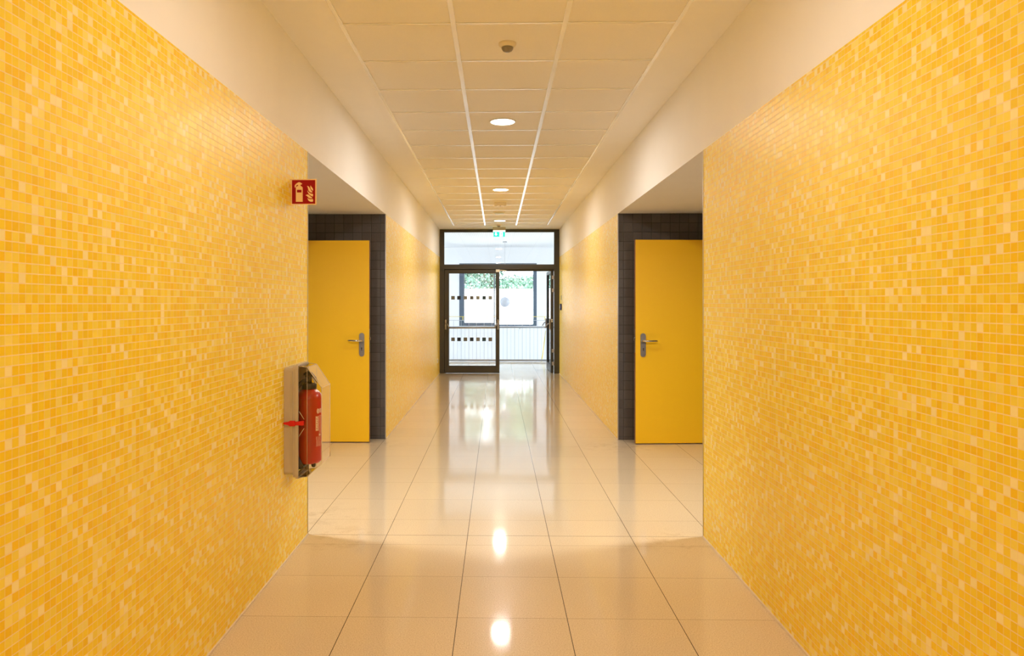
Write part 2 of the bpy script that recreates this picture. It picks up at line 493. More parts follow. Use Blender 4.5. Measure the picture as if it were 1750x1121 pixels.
# open leaf (hung on the right post, swung into the landing)
L2 = 1.09
d2 = leaf('door_2', L2, 'open glazed leaf on the right, swung back into the bright landing')
d2.location = (1.096, YE + .090, 0)
d2.rotation_euler = (0, 0, R(-89.3))
push_bar(d2, -L2 + .045, -.036)
# hinges sit at the post, wrapped around the edge of the open leaf
for z in (1.965, 1.699, .458, .195):
    b = MB(); b.box(-.003, .006, .022, .062, z - .036, z + .036, M['hingesteel'], bev=.002); b.tube([(.003, .064, z - .036), (.003, .064, z + .036)], .007, M['hingesteel'])
    b.build('hinge', d2)
b = MB(); b.box(-.001, .004, .012, .04, 1.045, 1.110, M['white'], bev=.002); b.box(.003, .005, .020, .032, 1.072, 1.084, M['black']); b.build('lock_plate', d2)

# ------------------------------------------------------------------ yellow doors
def lever_set(parent, x, zc, direction, y=0.0):
    """plate on the face y (front = -y), lever pointing along direction (+1/-1)"""
    b = MB(); hw, hh = .0265, .121; pts = []
    for cz, a0 in ((zc + hh - hw, 0), (zc - hh + hw, 180)):
        for q in range(0, 181, 15): pts.append((x + hw * math.cos(R(a0 + q)), y - .009, cz + hw * math.sin(R(a0 + q))))
    b.prism(pts, (0, .009, 0), M['steel'])
    p = b.build('handle_plate', parent)
    b = MB(); z = zc + .043
    b.tube([(x, y - .008, z), (x, y - .045, z), (x + direction * .012, y - .056, z), (x + direction * .035, y - .058, z), (x + direction * .118, y - .058, z + .002), (x + direction * .130, y - .050, z + .002), (x + direction * .134, y - .036, z + .002)],
           [.0105, .0105, .010, .0095, .0085, .0085, .0085], M['chrome'], 14)
    b.build('lever', p)
    b = MB(); b.lathe([(.0085, 0), (.0085, -.006)], (x, y - .009, zc - .036), M['chrome'], 20, 'y'); b.box(x - .005, x + .005, y - .0145, y - .009, zc - .058, zc - .036, M['chrome']); b.box(x - .0012, x + .0012, y - .0165, y - .0155, zc - .042, zc - .032, M['black'])
    b.build('lock_cylinder', p)

def yellow_door(name, hinge, edge, label, edge_sgn):
    """edge_sgn: side of the opening edge, +1 to the right of the hinge"""
    hx, hy = hinge; ex, ey = edge
    W = math.hypot(ex - hx, ey - hy)
    r = struct(empty(name, (hx, hy, 0)), label, 'door')
    ang = math.atan2(ey - hy, ex - hx)
    if edge_sgn < 0: ang -= math.pi
    r.rotation_euler = (0, 0, ang)
    x0, x1 = (0, W) if edge_sgn > 0 else (-W, 0)
    b = MB(); b.box(x0, x1, 0, .042, .009, 2.082, M['door'], {'-x': M['door_edge'], '+x': M['door_edge']}, bev=.0012)
    b.build('leaf', r)
    e = edge_sgn * W
    b = MB(); q0, q1 = sorted((e, e + edge_sgn * .0015)); b.box(q0, q1, .010, .032, .93, 1.17, M['steel']); q0, q1 = sorted((e, e + edge_sgn * .012)); b.box(q0, q1, .013, .028, 1.055, 1.085, M['chrome'], bev=.002)
    b.build('latch', r)
    lever_set(r, e - edge_sgn * .077, 1.0085, -edge_sgn)
    for z in (.25, 1.85):
        b = MB(); h0 = -edge_sgn * .008; b.tube([(h0, .05, z - .05), (h0, .05, z + .05)], .009, M['steel']); b.box(*sorted((h0, h0 + edge_sgn * .03)), .042, .046, z - .045, z + .045, M['steel']); b.build('hinge', r)
    return r
yellow_door('door_3', (-2.262, 7.44), (-1.316, 7.44), 'plain yellow door standing open near the fire extinguisher', 1)
yellow_door('door_4', (2.352, 7.462), (1.405, 7.404), 'plain yellow door standing open on the right, opposite the extinguisher side', -1)

# ------------------------------------------------------------------ ceiling fittings
def downlight():
    r = empty('ceiling_light', (LX, LIGHT_Y[3], ZC))
    b = MB(); prof = [(.112, 0.0), (.112, -.004), (.108, -.006), (.098, -.005), (.098, 0.0)]
    b.lathe(prof, (0, 0, 0), M['white'], 40); b.build('trim_ring', r)
    b = MB(); b.lathe([(.097, -.001), (.097, -.0058), (.06, -.0066), (.001, -.007)], (0, 0, 0), M['lamp'], 40); b.build('diffuser', r)
    return r
proto = downlight()
names = {2.42: 'lit round ceiling light overhead, just above the frame', 6.03: 'lit round ceiling light between the two side recesses, nearest one in view',
         9.64: 'lit round ceiling light midway along the far corridor', 13.265: 'lit round ceiling light closest to the green exit sign'}
for y in LIGHT_Y:
    o = proto if y == 6.03 else copy_tree(proto)
    o.location = (LX, y, ZC)
    tag(o, names.get(y, 'lit round ceiling light just behind the camera' if y > -2 else 'lit round ceiling light at the closed end of the corridor'), 'ceiling light', 'round ceiling lights along the corridor')
    area('lamp_light', (LX, y, ZC - .012), (0, 0, 0), .19, .19, LIGHT_P * LIGHT_K.get(y, 1.0), LIGHT_C, 'DISK')

for x, sd in ((-1.98, 'left'), (2.08, 'right')):  # lamps added out of view to brighten the two recesses
    o = copy_tree(proto); o.location = (x, 4.74, ZT)
    tag(o, 'added unseen round light in the low ceiling of the %s side recess' % sd, 'ceiling light'); del o['group']
    area('lamp_light', (x, 4.74, ZT - .012), (0, 0, 0), .21, .21, NICHE_P, LIGHT_C, 'DISK', 170)

def sensor(y, x, s, label):
    r = tag(empty('motion_sensor', (x, y, ZC)), label, 'motion sensor', 'ceiling motion sensors')
    b = MB(); b.lathe([(.052 * s, .002), (.052 * s, -.006 * s), (.046 * s, -.016 * s), (.036 * s, -.022 * s)], (0, 0, 0), M['cream'], 32); b.build('housing', r)
    b = MB(); b.lathe([(.035 * s, -.018 * s), (.034 * s, -.030 * s), (.026 * s, -.043 * s), (.012 * s, -.049 * s), (.002, -.050 * s)], (0, 0, 0), M['lens'], 32); b.build('lens', r)
sensor(4.22, .059, 1.0, 'cream ceiling motion sensor with grey dome lens, nearest the camera')
sensor(13.96, .030, .95, 'small cream ceiling motion sensor just in front of the exit sign')
r = tag(empty('ceiling_box', (.046, 10.94, ZC)), 'square cream box with white corners on the far ceiling', 'ceiling box')
b = MB(); b.box(-.09, .09, -.06, .06, -.045, .002, M['cream'], bev=.006); b.build('housing', r)
for sx in (-1, 1):
    b = MB(); x0, x1 = sorted((sx * .045, sx * .093)); b.box(x0, x1, -.064, .0, -.062, -.040, M['white'], bev=.004); b.build('white_corner', r)
b = MB(); b.lathe([(.012, -.045), (.010, -.052), (.002, -.053)], (0, -.03, 0), M['lens'], 16); b.build('sensor_eye', r)
r = tag(empty('ceiling_fitting', (.031, 12.067, ZC)), 'unlit round white fitting between the square box and last ceiling light', 'ceiling fitting')
b = MB(); b.lathe([(.105, .002), (.105, -.008), (.092, -.014), (.085, -.010)], (0, 0, 0), M['white'], 36); b.build('rim', r)
b = MB(); b.lathe([(.084, -.006), (.084, -.016), (.07, -.022), (.002, -.024)], (0, 0, 0), plain('pale_disc', (.62, .68, .62), .4), 36); b.build('disc', r)

# exit sign
r = tag(empty('exit_sign', (.039, 14.45, ZC)), 'lit green emergency exit sign hanging in front of the glazed screen', 'exit sign')
b = MB(); b.box(-.126, .126, -.03, .03, -.062, .002, plain('grey_housing', (.50, .48, .44), .5), bev=.003); b.build('housing', r)
b = MB(); b.box(-.122, .122, -.010, .010, -.088, -.062, M['signwhite']); b.build('light_bar', r)
b = MB(); b.box(-.113, .113, -.006, .006, -.186, -.088, M['green']); b.build('panel', r)
b = MB(); yy = -.0075
def spoly(pts, mat, bb, y=yy): bb.prism([(x, y, z) for x, z in pts], (0, .0015, 0), mat)
spoly([(-.076, -.100), (-.052, -.100), (-.052, -.135), (-.036, -.135), (-.064, -.168), (-.092, -.135), (-.076, -.135)], M['signwhite'], b)
b.build('arrow', r)
b = MB(); spoly([(.008, -.094), (.070, -.094), (.070, -.182), (.008, -.182)], M['signwhite'], b); b.build('doorway_symbol', r)
b = MB(); y2 = -.009
b.lathe([(.0075, 0), (.0075, .001)], (.044, y2, -.108), M['green'], 16, 'y')
spoly([(.030, -.118), (.046, -.116), (.052, -.122), (.062, -.130), (.060, -.134), (.048, -.128), (.044, -.140), (.052, -.150), (.048, -.172), (.043, -.171), (.044, -.153), (.036, -.146), (.028, -.158), (.014, -.160), (.014, -.155), (.024, -.152), (.031, -.138), (.034, -.124), (.026, -.124), (.020, -.134), (.016, -.132), (.023, -.119)], M['green'], b, y2)
b.build('running_figure', r)

# ------------------------------------------------------------------ fire extinguisher sign (projects from the wall)
SX0, SX1, SZ0, SZ1, SY = WL, -1.031, 1.997, 2.144, 4.119
sg = MB(); sg.box(SX0 + .0005, SX1, SY, SY + .003, SZ0, SZ1, M['signcream'], bev=.0006)
sg.box(SX0 + .0005, SX0 + .003, SY + .0031, SY + .03, SZ0, SZ1, M['signcream'])
sg = tag(sg.build('extinguisher_sign', loc=(SX0, SY, SZ0)), 'square red fire extinguisher sign sticking out from the mosaic wall', 'safety sign')
def sp(x, y, d): return (SX0 + (x - 122) / 918 * (SX1 - SX0) - SX0, d, SZ1 - (y - 108) / 912 * (SZ1 - SZ0) - SZ0)
def chaikin(p):
    o = []
    for a, c in zip(p, p[1:] + p[:1]): o += [(a[0] * .8 + c[0] * .2, a[1] * .8 + c[1] * .2), (a[0] * .2 + c[0] * .8, a[1] * .2 + c[1] * .8)]
    return o
def signpart(name, polys, mat, d, th=.0006, bottom=None):
    b = MB()
    for pl in polys: b.prism([sp(x, y, d) for x, y in pl], (0, th, 0), mat)
    return b.build(name, sg)
signpart('red_field', [[(165, 145), (998, 145), (998, 985), (165, 985)]], M['signred'], -.0006)
signpart('extinguisher_symbol', [[(305, 915), (305, 410), (322, 380), (360, 362), (385, 345), (385, 312), (350, 318), (315, 352), (300, 400), (270, 412), (262, 350), (290, 298), (345, 252), (400, 222), (455, 222), (485, 245), (522, 262), (528, 285), (510, 303), (470, 310), (472, 345), (520, 375), (548, 412), (548, 915)]], M['signcream'], -.0012)
signpart('label_symbol', [[(345, 490), (508, 490), (508, 586), (345, 586)]], M['signred'], -.0018)
signpart('flame_symbol', [chaikin(q_) for q_ in [
    [(828, 325), (862, 385), (920, 450), (920, 535), (862, 488), (820, 420)],
    [(697, 350), (770, 372), (808, 440), (850, 515), (915, 578), (850, 590), (790, 560), (750, 500), (735, 410)],
    [(718, 500), (745, 560), (800, 605), (860, 630), (920, 632), (918, 735), (850, 710), (770, 650), (725, 570)],
    [(650, 683), (720, 655), (765, 668), (830, 730), (915, 785), (830, 795), (770, 780), (725, 735), (690, 700)],
    [(715, 775), (760, 810), (830, 828), (920, 815), (920, 915), (830, 915), (760, 880), (735, 830)]]], M['signcream'], -.0012)

# ------------------------------------------------------------------ extinguisher cabinet
BY0, BY1 = 3.983, 4.205
cab = tag(empty('extinguisher_cabinet', (WL, (BY0 + BY1) / 2, .48)), 'beige wall cabinet with clear plastic cover and red strap', 'extinguisher cabinet')
def cabpart(b, name, parent=None):
    o = b.build(name); 
    o.parent = parent or cab; o.matrix_parent_inverse = Matrix.Translation(-Vector(cab.location)) if parent is None else Matrix.Identity(4)
    return o
def W2(o):  # bake: parent's offset removed from the mesh so that the child keeps an identity inverse
    o.data.transform(Matrix.Translation(-Vector(cab.location))); o.matrix_parent_inverse = Matrix.Identity(4); return o
tb = M['tray']
def rrect(y0, y1, z0, z1, rad, x, n=6):
    P_ = []
    for cy_, cz_, a0 in ((y1 - rad, z1 - rad, 0), (y0 + rad, z1 - rad, 90), (y0 + rad, z0 + rad, 180), (y1 - rad, z0 + rad, 270)):
        for q in range(n + 1):
            a = R(a0 + 90 * q / n); P_.append((x, cy_ + rad * math.cos(a), cz_ + rad * math.sin(a)))
    return P_
def ring(b, x0, x1, y0, y1, z0, z1, rad, th, mat, close_back=False):
    """rounded rectangular band lying in the wall plane, x0 (wall side) to x1 (room side)"""
    oa, ob_ = rrect(y0, y1, z0, z1, rad, x0), rrect(y0, y1, z0, z1, rad, x1)
    c = .0015; ob2 = rrect(y0 + c, y1 - c, z0 + c, z1 - c, rad - c, x1); ob_ = [(x1 - c, y, z) for x, y, z in ob_]
    ia, ib = (rrect(y0 + th, y1 - th, z0 + th, z1 - th, max(rad - th, .002), x) for x in (x0, x1))
    loops = [[b.bm.verts.new(p) for p in l] for l in (oa, ob_, ob2, ib, ia)]
    m = b.mi(mat); n = len(oa)
    pairs = [(0, 1), (1, 2), (2, 3), (3, 4)] + ([] if close_back else [(4, 0)])
    for p, q in pairs:
        for k in range(n):
            f = b.bm.faces.new((loops[p][k], loops[p][(k + 1) % n], loops[q][(k + 1) % n], loops[q][k])); f.material_index = m
    if close_back:
        f = b.bm.faces.new(loops[0]); f.material_index = m
        l2 = [b.bm.verts.new((x0 + .004, v.co.y, v.co.z)) for v in loops[4]]; f = b.bm.faces.new(l2); f.material_index = m
b = MB(); x0, xr = WL + .0008, -1.128
ring(b, x0, xr, BY0, BY1, .486, 1.078, .022, .006, tb, True)
ring(b, -1.1275, -1.114, BY0 - .004, BY1 + .004, .470, 1.091, .024, .014, tb)
ring(b, -1.1138, -1.097, BY0 - .008, BY1 + .008, .463, 1.098, .026, .014, tb)
for yf, sg_ in ((BY0, -1), (BY1, 1)):
    pr = [(-1.1282, .505), (-1.1335, .505), (-1.1335, .722), (-1.160, .762), (-1.160, .794), (-1.1335, .833), (-1.1335, 1.055), (-1.1282, 1.055)]
    b.prism([(x, yf + sg_ * .0065, z) for x, z in pr], (0, -sg_ * .0072, 0), tb)
W2(cabpart(b, 'tray'))
# clear cover: chamfered box
def hazy():
    m = NT('hazy_clear_plastic'); m.xyz(); m.base((.93, .78, .58)); m.set(Roughness=.15)
    tr = m.n('ShaderNodeBsdfTransparent'); mx = m.n('ShaderNodeMixShader'); mx.inputs[0].default_value = .34
    m.t.links.new(tr.outputs[0], mx.inputs[1]); m.t.links.new(m.b.outputs[0], mx.inputs[2]); m.t.links.new(mx.outputs[0], m.out.inputs[0])
    return m.m
b = MB(); cv = M['cover']; hz = hazy()
prof = [(-1.097, .472), (-1.050, .478), (-.970, .549), (-.970, .968), (-1.050, 1.082), (-1.097, 1.088)]
ya, yb = BY0 + .002, BY1 - .002
def yy_(x, near):   # side faces lean in slightly towards the front
    t = max(0, min(1, (x + 1.097) / .127)); return (ya + .006 * t) if near else (yb - .012 * t)
A = [(x, yy_(x, True), z) for x, z in prof]; B = [(x, yy_(x, False), z) for x, z in prof]
b.face([A[0], A[1], A[4], A[5]], cv); b.face([A[1], A[2], A[3], A[4]], cv)
b.face([B[5], B[4], B[1], B[0]], cv); b.face([B[4], B[3], B[2], B[1]], cv)
for i in range(5): b.face([A[i], B[i], B[i + 1], A[i + 1]], hz if i in (1, 2, 3) else cv)
bmesh.ops.remove_doubles(b.bm, verts=b.bm.verts, dist=1e-5)
cover = W2(cabpart(b, 'cover'))
# moulded edges of the cover, thicker plastic
def edge_mat():
    m = NT('plastic_edge'); m.xyz(); m.base((.88, .74, .56)); m.set(Roughness=.25)
    tr = m.n('ShaderNodeBsdfTransparent'); mx = m.n('ShaderNodeMixShader'); mx.inputs[0].default_value = .55
    m.t.links.new(tr.outputs[0], mx.inputs[1]); m.t.links.new(m.b.outputs[0], mx.inputs[2]); m.t.links.new(mx.outputs[0], m.out.inputs[0])
    return m.m
edge = edge_mat()
b = MB()
for P_ in (A, B):
    for i in (1, 2, 3): b.tube([P_[i], P_[i + 1]], .0022, edge, 8)
    b.tube([P_[0], P_[1]], .0018, edge, 8); b.tube([P_[4], P_[5]], .0018, edge, 8)
    b.tube([P_[1], P_[4]], .0012, edge, 8)
for i in (1, 2, 3, 4): b.tube([A[i], B[i]], .0018, edge, 8)
# small moulded dimple around the strap
for q in ((.83, -1.097), (.80, -1.078), (.745, -1.078), (.70, -1.097)): pass
b.tube([(-1.095, ya - .001, .84), (-1.066, ya - .001, .795)], .0016, edge, 8); b.tube([(-1.066, ya - .001, .745), (-1.095, ya - .001, .70)], .0016, edge, 8)
W2(cabpart(b, 'cover_edge'))
b = MB(); rc = M['redclip']; yk = BY0 - .0125
b.prism([(-1.177, yk, .770), (-1.177, yk, .779), (-1.150, yk, .783), (-1.140, yk, .789), (-1.114, yk, .789), (-1.110, yk, .784), (-1.068, yk, .788), (-1.064, yk, .7865), (-1.064, yk, .7635), (-1.068, yk, .762), (-1.110, yk, .764), (-1.114, yk, .758), (-1.140, yk, .758), (-1.150, yk, .764)], (0, .003, 0), rc)
b.box(-1.134, -1.113, yk - .005, yk - .0002, .761, .786, rc, bev=.0015)
b.box(-1.1125, -1.070, yk - .002, yk - .0002, .766, .783, rc, bev=.0006)
W2(cabpart(b, 'strap'))

# the extinguisher itself, hanging inside the cabinet
EX, EY = -1.066, 4.095
ext = tag(empty('fire_extinguisher', (EX, EY, .53)), 'red fire extinguisher inside the clear wall cabinet', 'fire extinguisher')
r = .071
b = MB(); b.lathe([(.028, .0), (.058, .004), (.068, .014), (r, .026), (r, .365), (.0705, .372), (.066, .392), (.052, .410), (.034, .420), (.030, .430)], (0, 0, 0), M['red'], 48)
b.build('cylinder', ext)
b = MB(); b.lathe([(.0711, .3690), (.0714, .3695), (.0711, .370)], (0, 0, 0), plain('dark_red', (.30, .01, .004), .4), 48); b.build('weld_seam', ext)
b = MB(); b.lathe([(.040, .420), (.041, .424), (.041, .448), (.038, .452), (.020, .454)], (0, 0, 0), M['black'], 24); b.build('collar', ext)
b = MB()
b.tube([(0, 0, .450), (0, 0, .480), (-.002, 0, .495)], [.016, .015, .013], M['black'], 16)
b.box(-.020, .016, -.012, .012, .478, .502, M['black'], bev=.003)
b.build('valve', ext)
b = MB()
b.prism([(-.030, -.009, .497), (.010, -.009, .500), (.030, -.009, .478), (.044, -.009, .455), (.050, -.009, .458), (.036, -.009, .488), (.014, -.009, .514), (-.010, -.009, .522), (-.030, -.009, .508)], (0, .018, 0), M['black'])
b.build('carry_handle', ext)
b = MB(); b.prism([(.010, -.006, .492), (.020, -.006, .490), (.040, -.006, .448), (.034, -.006, .447)], (0, .012, 0), M['steel']); b.build('squeeze_lever', ext)
b = MB(); b.lathe([(.007, 0), (.007, -.006)], (-.012, -.018, .470), M['white'], 12, 'y'); b.build('safety_pin', ext)
b = MB()
b.tube([(-.008, -.014, .475), (-.022, -.040, .468), (-.045, -.060, .445), (-.064, -.066, .395), (-.076, -.072, .320), (-.080, -.074, .190), (-.074, -.076, .120), (-.066, -.076, .095)], .0125, M['black'], 12)
hose = b.build('hose', ext)
b = MB(); b.tube([(-.066, -.076, .098), (-.059, -.077, .076)], .0115, M['print'], 14); b.build('hose_band', hose)
b = MB(); b.tube([(-.059, -.077, .078), (-.030, -.078, .006), (-.022, -.078, -.014)], [.011, .0145, .0135], M['black'], 14); b.build('nozzle', hose)
b = MB(); b.lathe([(.004, -.016), (.010, -.013), (.012, -.004), (.012, .008)], (.034, -.035, 0), M['black'], 16); b.build('foot', ext)
# holder shelf and bracket in the tray
b = MB(); b.box(-.110, -.02, -.065, .065, -.020, -.008, M['black'], bev=.004); b.build('support_bracket', ext)
# printed label on the cylinder: a round mark, a block of large letters and small lines
def curved(name, u0, u1, z0, z1, mat, rr, segs=6):
    """patch on the cylinder between angles u0,u1 (degrees, 0 = +x, -90 = towards the camera)"""
    b = MB()
    for k in range(segs):
        a0, a1 = R(u0 + (u1 - u0) * k / segs), R(u0 + (u1 - u0) * (k + 1) / segs)
        b.face([(rr * math.cos(a0), rr * math.sin(a0), z0), (rr * math.cos(a1), rr * math.sin(a1), z0), (rr * math.cos(a1), rr * math.sin(a1), z1), (rr * math.cos(a0), rr * math.sin(a0), z1)], mat)
    return b
pr_, rd_ = M['print'], M['red']
lab = MB()
def patch(u0, u1, z0, z1, mat, rr):
    segs = max(1, int(abs(u1 - u0) / 6))
    for k in range(segs):
        a0, a1 = R(u0 + (u1 - u0) * k / segs), R(u0 + (u1 - u0) * (k + 1) / segs)
        lab.face([(rr * math.cos(a0), rr * math.sin(a0), z0), (rr * math.cos(a1), rr * math.sin(a1), z0), (rr * math.cos(a1), rr * math.sin(a1), z1), (rr * math.cos(a0), rr * math.sin(a0), z1)], mat)
# round mark
U0, U1 = -44, -30
cu, cz, ru, rz = -33.5, .300, 7.0, .0145
pts = []
for q in range(20):
    t = 2 * math.pi * q / 20; a = R(cu + ru * math.cos(t)); pts.append((.0716 * math.cos(a), .0716 * math.sin(a), cz + rz * math.sin(t)))
lab.face(pts, pr_)
for dz_, du in ((.006, -2), (.000, 1), (-.005, -1)): patch(cu + du - 2.2, cu + du + 2.2, cz + dz_ - .0012, cz + dz_ + .0012, rd_, .0721)
patch(-24, -12, .289, .313, pr_, .0716); patch(-20, -18, .292, .310, rd_, .0721)
# tall block with upright letters reading upwards
patch(-46, -30, .190, .272, pr_, .0716)
glyph = {'A': ((0, 0, 1, .25), (0, .75, 1, 1), (.62, .25, .8, .75)), 'B': ((0, .2, .25, 1), (.45, .2, .6, 1), (.8, .2, 1, 1), (.25, .8, .8, 1)), 'C': ((0, 0, .2, 1), (.8, 0, 1, 1), (0, .8, 1, 1))}
zc0 = .194
for ch in 'ABC' :
    for (a, c, d, e) in glyph[ch]:
        patch(-43 + 10 * a, -43 + 10 * d, zc0 + .022 * c * .9, zc0 + .022 * e * .9, rd_, .0721) if False else None
    zc0 += .026
for z_ in (.197, .224, .250):
    patch(-42, -39, z_ + .004, z_ + .010, rd_, .0721); patch(-37, -34.5, z_ + .001, z_ + .006, rd_, .0721); patch(-36, -33, z_ + .011, z_ + .016, rd_, .0721); patch(-41, -34, z_ + .019, z_ + .0215, rd_, .0721)
# small text beside and under it
lr = random.Random(5)
for k in range(15):
    z_ = .176 + k * .0068; u = -27 + lr.uniform(0, 2)
    while u < -11:
        du = lr.uniform(1.5, 4); patch(u, min(u + du, -10), z_, z_ + .0030, pr_, .0716); u += du + lr.uniform(.8, 1.8)
patch(-28, -16, .160, .172, pr_, .0716)
for k in range(9):
    z_ = .104 + k * .0062; u = -46 + lr.uniform(0, 5)
    while u < -18:
        du = lr.uniform(1.5, 6); patch(u, u + du, z_, z_ + .0030, pr_, .0716); u += du + lr.uniform(1.5, 5)
lab.build('printed_label', ext, fix=False)

# ------------------------------------------------------------------ small things on the far walls
r = tag(empty('emergency_button', (WR, 14.32, 1.36)), 'small blue emergency door button box beside the glazed screen', 'door button')
b = MB(); b.box(-.032, -.0005, -.045, .045, -.062, .062, M['blue'], bev=.005); b.build('housing', r)
b = MB(); b.box(-.036, -.031, -.022, .022, -.026, .026, M['white'], bev=.002); b.build('button', r)
o = MB(); o.box(WR - .004, WR - .0005, 14.34, 14.42, 1.50, 1.59, M['palefilm'])
tag(o.build('notice'), 'faint little notice on the mosaic above the blue button box', 'notice')
o = MB(); o.box(WL + .0005, WL + .012, 14.20, 14.285, .262, .345, M['white'], bev=.003)
r = tag(o.build('wall_socket'), 'white wall socket low on the mosaic near the glazed screen', 'socket')
b = MB(); b.lathe([(.020, 0), (.020, .0006)], (WL + .012, 14.2425, .3035), M['palefilm'], 20, 'x'); b.build('socket_well', r)

# ------------------------------------------------------------------ landing beyond the screen
FZ = 3.05; FX0, FX1, FY = -4.0, 4.0, 21.0
b = MB(); b.box(FX0 - .2, FX1 + .2, YE + .08, FY + .3, FZ, FZ + .1, M['perf'])
struct(b.build('ceiling_landing'), 'white ribbed ceiling of the landing', 'ceiling')
pc = M['plaster_cool']
wx0, wx1, wz0, wz1 = -1.10, 1.14, .776, 2.59
b = MB()
b.box(FX0, wx0, FY, FY + .3, -3, FZ, pc); b.box(wx1, FX1, FY, FY + .3, -3, FZ, pc)
b.box(wx0, wx1, FY, FY + .3, -3, wz0, pc); b.box(wx0, wx1, FY, FY + .3, wz1, FZ, pc)
struct(b.build('wall_landing_far'), 'white far wall of the landing around the large window', 'wall')
for side, x in (('left', FX0), ('right', FX1)):
    x0, x1 = sorted((x, x + math.copysign(.2, x)))
    b = MB(); b.box(x0, x1, YE, 15.7, -3, FZ, pc); b.box(x0, x1, 19.5, FY + .3, -3, FZ, pc); b.box(x0, x1, 15.7, 19.5, -3, 0, pc); b.box(x0, x1, 15.7, 19.5, 2.7, FZ, pc)
    struct(b.build('wall_landing_' + side), 'white %s wall of the landing' % side, 'wall')
    b = MB(); xm = (x0 + x1) / 2  # unseen side windows, put in so that light reaches the landing
    for a0, a1, c0, c1 in ((15.7, 15.78, 0, 2.7), (19.42, 19.5, 0, 2.7), (17.56, 17.64, 0, 2.7), (15.7, 19.5, 0, .08), (15.7, 19.5, 2.62, 2.7)): b.box(xm - .03, xm + .03, a0, a1, c0, c1, M['winframe'])
    w = struct(b.build('window_%d' % (3 if side == 'left' else 4)), 'unseen tall side window added to light the landing on the %s' % side, 'window')
for side, x0, x1 in (('left', FX0, WL - TH), ('right', WR + TH, FX1)):
    b = MB(); b.box(x0, x1, YE, YE + .08, 0, FZ, pc); struct(b.build('wall_landing_near_' + side), 'landing side of the partition beside the glazed screen, %s' % side, 'wall')
b = MB(); b.box(WL - TH, WR + TH, YE, YE + .08, ZC, FZ, pc)
struct(b.build('wall_over_screen'), 'strip of wall over the glazed screen', 'wall')
b = MB(); b.box(FX0, FX1, 17.86, FY, -3.1, -3.0, pc); struct(b.build('floor_lower'), 'pale floor of the stairwell below', 'floor')
b = MB(); b.box(FX0, FX1, 17.66, 17.86, -3.0, -.25, pc); struct(b.build('wall_stairwell'), 'white wall under the landing edge', 'wall')
# window
wf = M['winframe']; y0, y1 = FY + .02, FY + .10
b = MB()
b.box(wx0, wx0 + .15, y0, y1, wz0, wz1, wf, bev=.003); b.box(wx1 - .10, wx1, y0, y1, wz0, wz1, wf, bev=.003)
b.box(wx0 + .15, wx1 - .10, y0, y1, wz0, wz0 + .04, wf, bev=.003); b.box(wx0 + .15, wx1 - .10, y0, y1, wz1 - .05, wz1, wf, bev=.003)
b.box(-.10, -.065, y0, y1, wz0 + .04, wz1 - .05, wf, bev=.003)
b.box(wx0 + .15, -.10, y0 + .005, y1, wz0 + .04, wz0 + .092, wf)
w = struct(b.build('window_2'), 'large slate blue framed window looking out on trees', 'window')
b = MB(); b.box(wx0 + .15, -.10, y0 + .03, y0 + .036, wz0 + .092, wz1 - .05, M['glass']); b.box(-.065, wx1 - .10, y0 + .03, y0 + .036, wz0 + .04, wz1 - .05, M['glass']); b.build('pane', w)

# railing at the landing edge
r = tag(empty('landing_railing', (0, 17.80, 0)), 'white railing with thin upright bars and grey handrail at the landing edge', 'railing')
b = MB(); b.box(-3.95, 3.95, -.02, .02, .012, .058, M['railgrey']); b.build('bottom_rail', r)
b = MB(); b.tube([(-3.95, -.045, .848), (3.95, -.045, .848)], .021, M['railgrey'], 14); b.build('handrail', r)
b = MB(); b.box(-3.95, 3.95, -.004, .004, 1.014, 1.021, M['railwhite']); b.build('top_rail', r)
tall = None; short = None
n = 0
for k in range(-11, 12):
    xk = .239 + .1875 * k
    if tall is None:
        b = MB(); b.box(-.0045, .0045, -.004, .004, .05, 1.015, M['railwhite']); tall = b.build('baluster', r); o = tall
    else: o = tall.copy(); COL.objects.link(o); o.parent = r
    o.location = (xk, 0, 0)
    if short is None:
        b = MB(); b.box(-.0026, .0026, -.003, .003, .05, .85, M['railwhite']); short = b.build('thin_baluster', r); o = short
    else: o = short.copy(); COL.objects.link(o); o.parent = r
    o.location = (xk + .094, .004, 0)
for xk in (-3.0, 3.0):
    b = MB(); b.box(xk - .02, xk + .02, -.02, .02, 0, 1.01, M['railgrey']); b.build('post', r)
for x_ in (-2.1, 0.55, 2.3):
    b = MB(); b.tube([(x_, -.045, .83), (x_, 0, .80)], .008, M['railgrey']); b.build('handrail_bracket', r)

# yellow handrail of the stair beyond
r = tag(empty('stair_handrail', (0, 20.5, 0)), 'thin yellow handrail on short posts across the stairwell window', 'handrail')
b = MB(); b.tube([(-4.0, 0, 1.055), (1.40, 0, 1.055)], .007, M['yellowpaint'], 10); b.build('rail', r)
for x in (-2.3, -.973, -.29, .32, .961, 1.34):
    b = MB(); b.tube([(x, 0, 1.05), (x, 0, .955)], .010, M['yellowpaint'], 8); b.build('post', r)
b = MB(); b.box(-3.99, 1.40, -.008, .008, .944, .955, M['railwhite']); b.build('lower_rail', r)
r = MB(); r.tube([(1.345, 20.2, .66), (1.16, 18.6, .10), (1.10, 18.2, -.05)], .014, M['yellowpaint'], 10)
tag(r.build('sloping_handrail'), 'yellow sloping handrail dropping down the stairwell behind the bars', 'handrail')

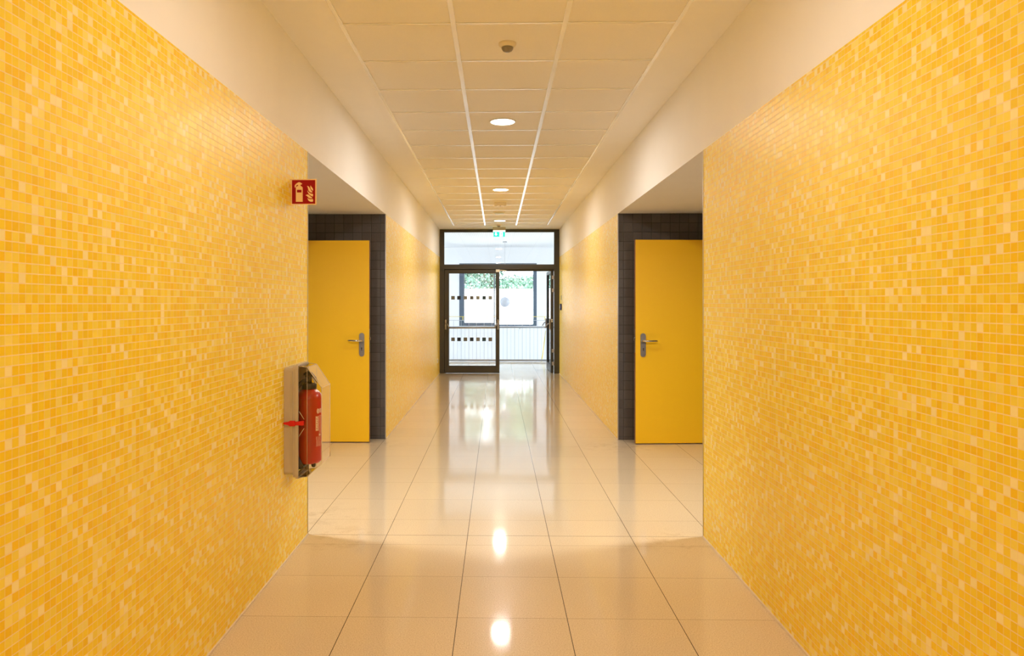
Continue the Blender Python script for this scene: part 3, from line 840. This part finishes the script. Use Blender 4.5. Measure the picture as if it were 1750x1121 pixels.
# globe lamp
r = tag(empty('pendant_lamp', (.20, 19.0, FZ)), 'white globe lamp hanging on a thin rod beyond the doors', 'pendant lamp')
b = MB(); b.lathe([(.055, 0), (.055, -.03), (.01, -.035)], (0, 0, 0), M['railwhite'], 20); b.build('ceiling_rose', r)
b = MB(); b.tube([(0, 0, -.03), (0, 0, -1.46)], .004, M['railwhite'], 8); b.build('rod', r)
b = MB(); pf = []
for q in range(1, 16): t = math.pi * q / 16; pf.append((.134 * math.sin(t), -1.585 + .134 * math.cos(t)))
b.lathe(pf, (0, 0, 0), M['globe'], 32); b.build('globe', r)
b = MB(); b.tube([(0, 0, -1.31), (0, 0, -1.456)], .010, M['railgrey'], 10); b.build('socket', r)

# ------------------------------------------------------------------ outdoors
b = MB(); b.box(-40, 40, FY + .3, 90, -3.2, -3.0, M['ground']); struct(b.build('ground'), 'pale ground outside the landing window', 'ground')
b = MB(); b.box(-14, 14, 32, 32.25, -3.0, 2.03, M['render']); b.box(-14.1, 14.1, 31.95, 32.3, 2.03, 2.07, M['render'])
tag(b.build('garden_wall'), 'bright white garden wall outside, below the trees', 'garden wall')
def tree(x, y, h, rad, nleaf, mat, label, seed, size=.11, z0=-3.0, name='tree', flat=.75):
    rnd = random.Random(seed)
    r = tag(empty(name, (x, y, z0)), label, 'tree' if name == 'tree' else 'shrub', 'trees beyond the white garden wall' if name == 'tree' else None)
    b = MB(); b.tube([(0, 0, 0), (.1, 0, h * .35), (-.05, .1, h * .62), (0, 0, h * .85)], [rad * .07, rad * .055, rad * .035, .02], M['bark'], 8)
    for q in range(5):
        a = rnd.uniform(0, 6.28); b.tube([(0, 0, h * (.35 + .08 * q)), (math.cos(a) * rad * .6, math.sin(a) * rad * .6, h * (.55 + .07 * q))], [rad * .03, .01], M['bark'], 6)
    b.build('trunk', r)
    b = MB(); blobs = [(rnd.uniform(-.6, .6) * rad, rnd.uniform(-.6, .6) * rad, h * rnd.uniform(.42, .95), rad * rnd.uniform(.3, .5)) for _ in range(16)]
    for k in range(nleaf):
        bx, by, bz, br = rnd.choice(blobs)
        d = Vector((rnd.gauss(0, 1), rnd.gauss(0, 1), rnd.gauss(0, 1))).normalized() * br * rnd.uniform(.75, 1.05)
        p = Vector((bx, by, bz)) + Vector((d.x, d.y, d.z * flat))
        u = Vector((rnd.gauss(0, 1), rnd.gauss(0, 1), rnd.gauss(0, 1))).normalized(); v = u.cross(Vector((rnd.gauss(0, 1), rnd.gauss(0, 1), rnd.gauss(0, 1)))).normalized()
        s = size * rnd.uniform(.6, 1.3)
        b.face([p + u * s, p + v * s * .5, p - u * s, p - v * s * .5], mat)
    b.build('foliage', r, fix=False)
tree(-2.9, 39, 8.6, 2.3, 9000, M['leaf'], 'dark green tree seen through the left half of the window', 1)
tree(2.1, 39, 8.8, 2.1, 8000, M['leafpale'], 'lighter, looser tree seen through the right half of the window', 2)
tree(-.3, 47, 10.5, 2.8, 9000, M['leaf'], 'taller green tree further back, between the two nearer trees', 3)
tree(1.75, 27, 4.4, .8, 500, M['leafpale'], 'small pale shrub against the white garden wall', 4, size=.06, name='shrub')
